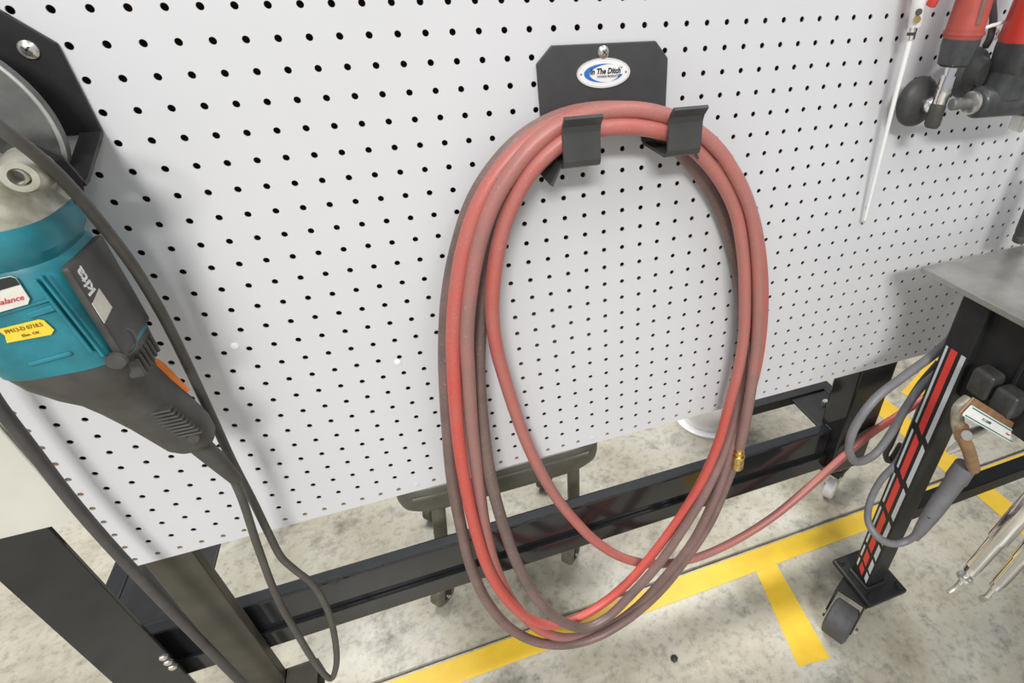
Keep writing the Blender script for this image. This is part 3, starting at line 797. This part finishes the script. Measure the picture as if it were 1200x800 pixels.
cb = [(-0.24, -0.02, 1.30), (-0.205, -0.03, 1.10), (-0.1527,-0.0360,0.9160), (-0.1581,-0.0360,0.8345), (-0.1606,-0.0360,0.7748), (-0.1628,-0.0370,0.6994), (-0.1604,-0.0400,0.6221), (-0.1548,-0.0440,0.5399), (-0.1494,-0.0460,0.4439), (-0.1445,-0.0460,0.3382), (-0.1401,-0.0460,0.2239), (-0.1421,-0.0500,0.0992)]
add('power_cable', tube(catmull(cb, 0.01), 0.0062, 12), DARKCABLE, label='thick dark rubber cable running down the left edge of the pegboard', cat='cable', smooth=True, angle=80)

# ---------------------------------------------------------------- steel table
TX, TY, TZ = 0.973, -0.079, 0.806
tb = thing('steel_table', 'steel-topped work table with black legs and red and silver stripe decal', 'table', (1.5, -0.5, 0.0))
add('table_top', box(TX, TX + 1.1, TY - 0.95, TY, TZ - 0.010, TZ, 0.0012, 1), STEELT, tb)
LX0, LX1, LY0, LY1 = 0.990, 1.036, -0.194, -0.148
def leg(xa, ya, nm='leg'):
    return add(nm, box(xa, xa + 0.046, ya, ya + 0.046, 0.106, TZ - 0.010, 0.003), SATIN, tb)
L1 = leg(LX0, LY0)
leg(TX + 1.02, LY0); leg(LX0, TY - 0.92); leg(TX + 1.02, TY - 0.92)
# apron sheets below the top
add('apron', box(LX0 + 0.012, LX0 + 0.016, TY - 0.90, LY0, 0.63, TZ - 0.010), SATIN, tb)
add('apron', box(LX1, TX + 1.02, LY0 + 0.008, LY0 + 0.012, 0.66, TZ - 0.010), SATIN, tb)
add('apron_seam', box(LX0 + 0.009, LX0 + 0.013, -0.262, -0.256, 0.63, TZ - 0.010, 0.001, 1), SATIN, tb)
add('lower_rail', box(LX1, TX + 1.02, LY0 + 0.004, LY0 + 0.034, 0.300, 0.332, 0.002), SATIN, tb)
add('lower_rail', box(LX0 + 0.01, LX0 + 0.03, TY - 0.90, LY0, 0.305, 0.335, 0.002), SATIN, tb) if False else None
# decal on the leg: parallel stripes cut by slanted gaps
def decal(y0, y1, z0, z1, m_, slant=0.012):
    # y0 = edge next to the board, parallelogram on the -x face
    x = LX0 - 0.0004
    vs = [(x, y0, z0), (x, y1, z0 - slant), (x, y1, z1 - (0 if z1 > 0.69 else slant)), (x, y0, z1)]
    vs += [(LX0 + 0.0002, *v[1:]) for v in vs]
    fs = [(0, 1, 2, 3), (4, 7, 6, 5), (0, 4, 5, 1), (1, 5, 6, 2), (2, 6, 7, 3), (3, 7, 4, 0)]
    add('decal_stripe', (vs, fs), m_, L1)
zt_ = 0.706
cuts = [(zt_, 0.545), (0.528, 0.435), (0.418, 0.340), (0.324, 0.266), (0.252, 0.215), (0.203, 0.170), (0.160, 0.138)]
for i, (a, b) in enumerate(cuts):
    sl = 0.0 if False else 0.012
    decal(-0.1535, -0.1575, b, a - (0 if i else 0.004), DECALW, 0.002)
    decal(-0.1630, -0.1745, b - 0.004, a - 0.004, DECALR, sl)
    decal(-0.1815, -0.1895, b - 0.014, a - (0.014 if i else 0.004), DECALW, 0.008)
# foot plate, bolts and caster
PC = (1.018, -0.171)
fp = add('foot_plate', box(PC[0] - 0.05, PC[0] + 0.05, PC[1] - 0.058, PC[1] + 0.058, 0.094, 0.106, 0.004), SATIN, tb)
add('weld_bead', tube([(LX0 - 0.003, LY1, 0.108), (LX0 - 0.003, LY0 - 0.003, 0.108), (LX1, LY0 - 0.003, 0.108)], 0.005, 8), SATIN, fp)
for bx_, by_ in ((-0.037, -0.045), (0.037, -0.045), (-0.037, 0.045), (0.037, 0.045)):
    add('bolt', lathe((PC[0] + bx_, PC[1] + by_, 0.106), Z, [(0, 0.009), (0.002, 0.009), (0.002, 0.0065), (0.007, 0.006)], seg=6), SATIN, fp)
wd = V(-0.9, -0.44, 0).normalized(); wa = V(-wd.y, wd.x, 0)
WC = Vector((0.930, -0.208, 0.040))
cw = add('caster', lathe(WC - wa * 0.026, wa, [(0, 0.030), (0.002, 0.037), (0.005, 0.040), (0.047, 0.040), (0.050, 0.037), (0.052, 0.030)], seg=40), CASTERW, tb, smooth=True, label='grey rubber caster wheel')
for sg in (-1, 1):
    add('fork', prism([(-0.012, -0.010), (0.006, -0.014), (0.012, -0.006), (-0.030, 0.052), (-0.110, 0.052), (-0.110, 0.044)], WC + wa * (sg * 0.0300 - 0.0015), wd, Z, -0.003 if False else 0.003), SATIN, cw)
    add('axle_nut', lathe(WC + wa * sg * 0.0315, wa * sg, [(0, 0.008), (0.005, 0.008), (0.007, 0.005)], seg=6), ZINC, cw)
add('fork_crown', obox(WC - wd * 0.070 + Z * 0.0480, wd, wa, Z, 0.085, 0.066, 0.006, 0.002), SATIN, cw)
add('swivel', lathe((PC[0], PC[1], 0.085), Z, [(0, 0.028), (0.010, 0.030)], seg=28), SATIN, cw)
for (qx, qy) in ((TX + 1.043, -0.171), (1.013, TY - 0.897), (TX + 1.043, TY - 0.897)):
    stem_caster(tb, qx, qy, 0.107, CASTERW, 0.035, 3.6)

# things hung on and around the table
def blob(c, r, h, d, name, material, parent):
    return add(name, lathe(c, d, [(0, r * 0.7), (h * 0.1, r * 0.95), (h * 0.5, r), (h * 0.9, r * 0.93), (h, r * 0.7)], seg=8), material, parent, smooth=True, angle=50)

kh = thing('clamp_pad', 'black rounded rubber pad beside the striped table leg', 'clamp pad', (0.985, -0.262, 0.66), 'rubber pads under the table')
add('pad', obox(V((0.9850,-0.2330,0.6883)), X, Y, Z, 0.03, 0.035, 0.045, 0.010, 3), BLACKRUB, kh)
add('stud', lathe(V((0.9850,-0.2330,0.6883)), X, [(0, 0.006), (0.022, 0.006)], seg=10), ZINC, kh)
kh2 = thing('clamp_pad', 'black rounded rubber pad directly above the white printed tag', 'clamp pad', (0.985, -0.30, 0.66), 'rubber pads under the table')
add('pad', obox(V((0.9850,-0.2720,0.6834)), X, Y, Z, 0.03, 0.036, 0.040, 0.010, 3), BLACKRUB, kh2)
add('stud', lathe(V((0.9850,-0.2720,0.6834)), X, [(0, 0.006), (0.022, 0.006)], seg=10), ZINC, kh2)

# grey welding cable hanging in a loop behind the leg
l1 = [(1.06, -0.125, 0.71), (1.0172,-0.1250,0.6643), (0.9610,-0.1280,0.6341), (0.9030,-0.1320,0.6017), (0.8753,-0.1350,0.5529), (0.8779,-0.1350,0.5023), (0.9081,-0.1350,0.4575), (0.9480,-0.1330,0.4582), (0.9755,-0.1300,0.4989), (0.9896,-0.1280,0.5493), (1.0100,-0.1260,0.5897), (1.0429,-0.1240,0.6162), (1.08, -0.12, 0.66)]
add('cable_loop', tube(catmull(l1, 0.008), 0.0075, 12), GCABLE, label='grey cable hanging in a loop beside the striped table leg', cat='cable', smooth=True, angle=80)
l1b = [(1.0622,-0.1050,0.6181), (1.0386,-0.1050,0.5812), (1.0260,-0.1050,0.5437), (1.0229,-0.1050,0.4995), (1.0222,-0.1050,0.4342), (1.0191,-0.1050,0.4078), (1.0365,-0.1050,0.3825), (1.0511,-0.1050,0.4240)]
add('cable_loop', tube(catmull(l1b, 0.008), 0.0055, 12), DARKCABLE, label='thin dark cable loop hanging behind the grey cable', cat='cable', smooth=True, angle=80)

# ground clamp with grey handle
gc = thing('torch_handle', 'grey ribbed torch handle with copper jaw and cable by the table leg', 'torch', (0.98, -0.25, 0.34))
l2 = [(1.015, -0.138, 0.56), (1.0033,-0.1430,0.4319), (0.9605,-0.1550,0.4084), (0.9213,-0.1780,0.3872), (0.8995,-0.2050,0.3745), (0.9065,-0.2280,0.3592), (0.9398,-0.2400,0.3413), (0.9615,-0.2460,0.3506), (0.9711,-0.2500,0.3750)]
add('torch_cable', tube(catmull(l2, 0.007), 0.0065, 12), GCABLE, gc, smooth=True, angle=80)
ha, hb_ = V((0.9699,-0.2480,0.3539)), V((1.0061,-0.2500,0.5255))
hd = (hb_ - ha)
add('handle', tube([ha, ha + hd * 0.12, ha + hd * 0.3, ha + hd * 0.55, ha + hd * 0.58, ha + hd * 0.8, ha + hd * 0.82, hb_], [0.0075, 0.0105, 0.0135, 0.0155, 0.0145, 0.0155, 0.0175, 0.0165], 16), GCABLE, gc, smooth=True)
hn = hd.normalized()
side = (V(0.262, -0.627, 1.181) - ha).normalized()
for t in (0.30, 0.62, 0.70):
    add('handle_screw', lathe(ha + hd * t + side * 0.0135, side, [(0, 0.003), (0.003, 0.0028)], seg=10), INK, gc)
jaw = [(1.0069,-0.2620,0.5294), (0.9706,-0.2640,0.5805), (0.9418,-0.2620,0.6204), (0.9338,-0.2580,0.6398)]
add('copper_jaw', tube(catmull(jaw, 0.006), 0.0095, 12), TAN, gc, smooth=True)
arc = [(0.9600,-0.2500,0.6034), (0.9346,-0.2480,0.6443), (0.9286,-0.2460,0.6689), (0.9431,-0.2440,0.6772)]
add('steel_jaw', tube(catmull(arc, 0.006), [0.010 - 0.00012 * k for k in range(len(catmull(arc, 0.006)))], 12), ALU, gc, smooth=True)
add('jaw_bolt', tube([(0.9234,-0.2750,0.6417), (0.9750,-0.2620,0.6245)], 0.0075, 12), ZINC, gc, smooth=True)
add('jaw_tip', tube([(0.9739,-0.2480,0.5825), (0.9611,-0.2400,0.5612)], [0.008, 0.004], 12), ZINC, gc, smooth=True)

# printed tag
tg0, tg1, tg2, tg3 = [V(q) for q in ((0.8821,-0.2850,0.7190), (1.0308,-0.2850,0.6157), (1.0586,-0.2850,0.5740), (0.9048,-0.2850,0.6820))]
tu = (tg1 - tg0); tv = (tg0 - tg3)
tvn = (tv - tu.normalized() * tv.dot(tu.normalized()))
tn = tu.normalized().cross(tvn.normalized())
tg = thing('printed_tag', 'white tag with green border lines hanging beside the torch handle', 'tag', tuple(tg3))
W_, H_ = tu.length, tvn.length
tag_card = add('card', prism([(0.002, 0), (W_ - 0.002, 0), (W_, 0.002), (W_, H_ - 0.002), (W_ - 0.002, H_), (0.002, H_), (0, H_ - 0.002), (0, 0.002)], tg3 + (tg0 - tg3 - tvn), tu, tvn, 0.0008), WHITE, tg)
o_ = tg3 + (tg0 - tg3 - tvn)
un, vn = tu.normalized(), tvn.normalized()
for fr in (0.13, 0.87):
    add('green_line', obox(o_ + un * W_ / 2 + vn * H_ * fr + tn * 0.0010, un, vn, tn, W_ * 0.93, H_ * 0.09, 0.0004), GREENINK, tag_card)
text('tag_lettering', 'R.T. CLAMPS', o_ + un * W_ * 0.36 + vn * H_ * 0.52 + tn * 0.0012, un, vn, H_ * 0.30, INK, tag_card)
text('tag_lettering', 'Reservé', o_ + un * W_ * 0.80 + vn * H_ * 0.50 + tn * 0.0012, un, vn, H_ * 0.26, REDINK, tag_card)
add('tag_holder', obox(o_ + un * W_ * 0.5 + vn * H_ * 0.78 - tn * 0.003, un, vn, tn, W_ * 1.04, H_ * 1.5, 0.003, 0.001, 1), TAN, tg, label='tan backing strip')

# chrome clamp spindles hanging below the table
def spindle(tip, top, label, tb_bar):
    tip, top = V(tip), V(top)
    d = (top - tip).normalized()
    L = (top - tip).length
    t_ = thing('clamp_spindle', label, 'clamp', tuple(tip))
    add('spindle_tube', lathe(tip + d * 0.040, d, [(0, 0.008), (0.004, 0.0105), (0.06, 0.0115), (0.064, 0.014), (0.14, 0.0145), (L - 0.04, 0.0145)], seg=20), CHROME, t_, smooth=True)
    add('collar', lathe(tip + d * 0.031, d, [(0, 0.0085), (0.001, 0.0095), (0.012, 0.0095), (0.013, 0.0085)], seg=20), CHROME, t_, smooth=True)
    add('threaded_stem', lathe(tip + d * 0.006, d, [(0, 0.0045), (0.028, 0.0045)], seg=12), ZINC, t_)
    if tb_bar:
        add('collar_ring', lathe(tip + d * 0.016, d, [(0, 0.009), (0.001, 0.0115), (0.006, 0.0115), (0.007, 0.009)], seg=20), ZINC, t_, smooth=True)
        add('hook_tip', tube(catmull([tip + d * 0.012, tip + d * 0.004, tip - d * 0.004 + V(-0.006, 0, -0.003), tip - d * 0.002 + V(-0.014, 0, -0.008)], 0.003), 0.0035, 10), ALU, t_, smooth=True)
    else:
        s_ = d.cross(Y).normalized()
        add('tee_bar', tube([tip - s_ * 0.011 + d * 0.004, tip + s_ * 0.011 + d * 0.004], 0.0055, 12), ALU, t_, smooth=True)
    if tb_bar:
        add('hanger', tube(catmull([top, top + d * 0.02 + X * 0.004, top + d * 0.03 + X * 0.012, V(LX0 + 0.013, top.y, 0.67)], 0.005), 0.004, 10), ZINC, t_, smooth=True)
    return t_
spindle((0.9235,-0.3600,0.4015), (0.9908,-0.3600,0.6020), 'chrome clamp spindle with hooked tip hanging below the table', True)
spindle((1.0308,-0.3600,0.2998), (1.178, -0.36, 0.797), 'chrome clamp spindle with tee bar tip hanging below the table', False)

# ---------------------------------------------------------------- air tools hanging at the right
TYC = -0.066
dg = thing('angle_die_grinder', 'faded red air angle grinder with black sanding pad on the pegboard', 'air tool', (0.925, TYC, 1.0))
add('grip', loft([(1.112, 0.925, TYC, 0.0195, 0.0195, 2.2), (1.116, 0.925, TYC, 0.0212, 0.0212, 2.2), (1.124, 0.925, TYC, 0.0205, 0.0205, 2.2), (1.165, 0.926, TYC, 0.0188, 0.0188, 2.2), (1.26, 0.928, TYC, 0.0175, 0.0175, 2.1), (1.275, 0.928, TYC, 0.013, 0.013, 2.1)]), REDOLD, dg, smooth=True)
add('grip_stripe', box(0.9165, 0.9235, TYC - 0.0205, TYC - 0.012, 1.128, 1.24, 0.002), GREYSTRIPE, dg)
add('grip_band', loft([(1.1175, 0.925, TYC, 0.0220, 0.0220, 2.2), (1.1215, 0.925, TYC, 0.0218, 0.0218, 2.2)]), REDOLD, dg, smooth=True)
add('clamp_nut', loft([(1.083, 0.924, TYC, 0.0140, 0.0140, 2.4), (1.086, 0.924, TYC, 0.0175, 0.0175, 2.4), (1.106, 0.925, TYC, 0.0200, 0.0200, 2.4), (1.113, 0.925, TYC, 0.0200, 0.0200, 2.3)]), BLACKTOOL, dg, smooth=True)
add('neck', lathe((0.924, TYC, 1.085), V(-0.03, 0.04, -1), [(0, 0.0075), (0.008, 0.0075), (0.008, 0.0068), (0.012, 0.0068), (0.012, 0.0092), (0.026, 0.0092), (0.0265, 0.0085), (0.028, 0.0085), (0.0285, 0.0092), (0.044, 0.0092), (0.047, 0.0075)], seg=24), CHROME, dg, smooth=True, angle=30)
add('angle_head', loft([(1.010, 0.9235, TYC + 0.003, 0.0065, 0.0080, 2.2), (1.014, 0.923, TYC + 0.003, 0.0088, 0.0100, 2.3), (1.036, 0.9225, TYC + 0.003, 0.0092, 0.0102, 2.3), (1.042, 0.9225, TYC + 0.002, 0.0078, 0.0085, 2.2)]), GREYPL, dg, smooth=True)
add('spindle_nut', lathe(V(0.923, TYC + 0.006, 1.036), Y, [(0, 0.0075), (0.003, 0.0105), (0.010, 0.0105), (0.014, 0.0075), (0.024, 0.0075)], seg=20), CHROME, dg, smooth=True)
add('sanding_pad', lathe(V(0.923, TYC + 0.022, 1.036), Y, [(0, 0.0095), (0.002, 0.015), (0.006, 0.026), (0.011, 0.0305), (0.016, 0.0315), (0.019, 0.0310)], seg=40), BLACKRUB, dg, smooth=True, label='black rubber sanding pad')
add('air_inlet', lathe((0.928, TYC, 1.275), Z, [(0, 0.008), (0.03, 0.008)], seg=14), BRASS, dg)
add('tool_hook', join(tube([(0.928, 0.0, 1.285), (0.928, TYC, 1.285)], 0.003, 8), tube([(0.928, TYC, 1.285), (0.928, TYC - 0.015, 1.292)], 0.003, 8)), ZINC, dg)

TYC = -0.085
dr = thing('air_drill', 'bright red air tool with scuffed black barrel on the pegboard', 'air tool', (1.03, TYC, 1.01))
add('grip', loft([(1.106, 1.006, TYC, 0.0255, 0.0255, 2.3), (1.112, 1.006, TYC, 0.0268, 0.0268, 2.3), (1.165, 1.008, TYC, 0.0245, 0.0245, 2.3), (1.255, 1.010, TYC, 0.0225, 0.0225, 2.2), (1.27, 1.010, TYC, 0.016, 0.016, 2.2)]), REDTOOL, dr, smooth=True)
add('collar', loft([(1.072, 1.008, TYC, 0.0235, 0.0235, 2.6), (1.077, 1.008, TYC, 0.0262, 0.0262, 2.6), (1.102, 1.007, TYC, 0.0268, 0.0268, 2.5), (1.108, 1.006, TYC, 0.0258, 0.0258, 2.5)]), BLACKTOOL, dr, smooth=True)
add('collar_mark', tube([(0.990, TYC - 0.0262, 1.096), (0.992, TYC - 0.0265, 1.082), (1.010, TYC - 0.0270, 1.081), (1.016, TYC - 0.0268, 1.096)], 0.0008, 6), ZINC, dr)
bd = V(1, -0.04, 0).normalized()
bo = V(0.962, TYC + 0.004, 1.041)
add('barrel', lathe(bo, bd, [(0, 0.013), (0.002, 0.0170), (0.006, 0.0192), (0.05, 0.0200), (0.09, 0.0205), (0.16, 0.0205), (0.166, 0.018)], seg=32), BLACKTOOL, dr, smooth=True)
add('barrel_neck', loft([(1.045, 1.008, TYC, 0.034, 0.019, 2.6), (1.062, 1.008, TYC, 0.030, 0.021, 2.6), (1.076, 1.008, TYC, 0.025, 0.0235, 2.6)]), BLACKTOOL, dr, smooth=True)
add('chuck_ring', lathe(bo - bd * 0.007, bd, [(0, 0.0105), (0.001, 0.0140), (0.006, 0.0140), (0.007, 0.012)], seg=28), ZINC, dr, smooth=True)
add('shaft', lathe(bo - bd * 0.036, bd, [(0, 0.0055), (0.002, 0.0072), (0.010, 0.0072), (0.011, 0.0062), (0.030, 0.0062)], seg=20), DISC, dr, smooth=True)
add('guard', lathe((0.982, TYC + 0.045, 1.070), -Y, [(0, 0.030), (0.004, 0.031), (0.010, 0.029), (0.014, 0.022), (0.030, 0.016)], seg=36), BLACKRUB, dr, smooth=True)
add('trigger', box(1.046, 1.054, TYC - 0.012, TYC + 0.006, 1.000, 1.022, 0.002), ZINC, dr)
add('tool_hook', tube([(1.010, -0.001, 1.262), (1.010, TYC, 1.262)], 0.003, 8), ZINC, dr)

# strap and cable tie between the tools
cs = thing('hanging_strap', 'dark strap with a white cable tie between the two air tools', 'strap', (0.945, -0.06, 1.09))
add('strap', tube(catmull([(0.9620,-0.0500,1.1857), (0.9746,-0.0500,1.1514), (0.9881,-0.0500,1.1286), (0.9922,-0.0500,1.1098), (0.9955,-0.0450,1.1006)], 0.006), 0.0045, 10), DARKCABLE, cs, smooth=True)
add('cable_tie', join(tube(catmull([(0.9674,-0.0580,1.1224), (0.9751,-0.0600,1.1250), (0.9858,-0.0600,1.1265), (0.9946,-0.0600,1.1290)], 0.004), 0.0022, 8), tube(catmull([(0.9834,-0.0600,1.1257), (0.9908,-0.0600,1.1172), (0.9920,-0.0580,1.1085)], 0.004), 0.0014, 8)), WHITE, cs, smooth=True)

# blow gun with long nozzle
bgn = thing('blow_gun', 'chrome air blow gun with long thin white nozzle tube', 'air tool', (0.88, -0.02, 0.87))
add('nozzle_tube', tube([(0.9116,-0.0040,0.8576), (0.9036,-0.0120,0.8659), (0.8935,-0.0200,0.9568), (0.8843,-0.0270,1.0480), (0.8806,-0.0300,1.1131)], [0.0018, 0.0022, 0.0026, 0.003, 0.0034], 10), WHITE, bgn, smooth=True)
n0, n1 = V((0.8813,-0.0300,1.1112)), V((0.8700,-0.0320,1.1779))
nd = (n1 - n0).normalized()
add('nozzle_collar', lathe(n0, nd, [(0, 0.0050), (0.005, 0.0055), (0.0052, 0.0045), (0.0085, 0.0045), (0.0087, 0.0062), (0.014, 0.0062)], seg=20), CHROME, bgn, smooth=True, angle=30)
add('collar_band', lathe(n0 + nd * 0.0055, nd, [(0, 0.0053), (0.003, 0.0053)], seg=20), BLACKRUB, bgn)
add('gun_body', lathe(n0 + nd * 0.013 + X * 0.003, nd, [(0, 0.0065), (0.002, 0.0078), (0.10, 0.0085), (0.13, 0.007)], seg=20), WHITE, bgn, smooth=True)
add('adjust_screw', lathe(n0 + nd * 0.022 - X * 0.002 - Y * 0.006, -Y - X * 0.4, [(0, 0.0042), (0.003, 0.004), (0.003, 0.002)], seg=12), BRASS, bgn)
add('adjust_screw', lathe(n0 + nd * 0.030 - X * 0.001 - Y * 0.006, -Y - X * 0.4, [(0, 0.0036), (0.003, 0.0034), (0.003, 0.002)], seg=12), GREYPL, bgn)
add('trigger', tube(catmull([(0.8888,-0.0400,1.1474), (0.8885,-0.0420,1.1527), (0.8942,-0.0400,1.1627), (0.8831,-0.0360,1.1859)], 0.005), 0.006, 10), REDTOOL, bgn, smooth=True)
add('wall_hook', tube([n0 + nd * 0.12 + Y * 0.0, V((n0 + nd * 0.12).x, 0.0, (n0 + nd * 0.12).z)], 0.003, 8), ZINC, bgn)

# black and white tool standing on the table against the board
sx0 = V((1.1937,-0.0680,0.8060))
sr = thing('standing_tool', 'black sleeved tool with pale handle standing on the steel table', 'hand tool', tuple(sx0))
add('sleeve', lathe(sx0 + Z * 0.012, Z, [(0, 0.010), (0.01, 0.0115), (0.085, 0.0125), (0.09, 0.010), (0.22, 0.009)], seg=18), BLACKRUB, sr, smooth=True)
add('end_cap', lathe(sx0, Z, [(0, 0.007), (0.002, 0.010), (0.011, 0.011), (0.014, 0.0095)], seg=18), GREYPL, sr, smooth=True)
add('pale_handle', lathe(sx0 + V(0.024, -0.01, 0), Z, [(0, 0.010), (0.003, 0.0125), (0.12, 0.0125), (0.125, 0.010)], seg=18), WHITE, sr, smooth=True)
add('rust_band', lathe(sx0 + Z * 0.105, Z, [(0, 0.0115), (0.02, 0.0115)], seg=18), TAN, sr)

add('dark_chip', lathe((0.5740,-0.1368,0.0000), Z, [(0, 0.007), (0.003, 0.008), (0.006, 0.003)], seg=7), INK, label='small dark chip lying on the concrete below the hose', cat='chip')
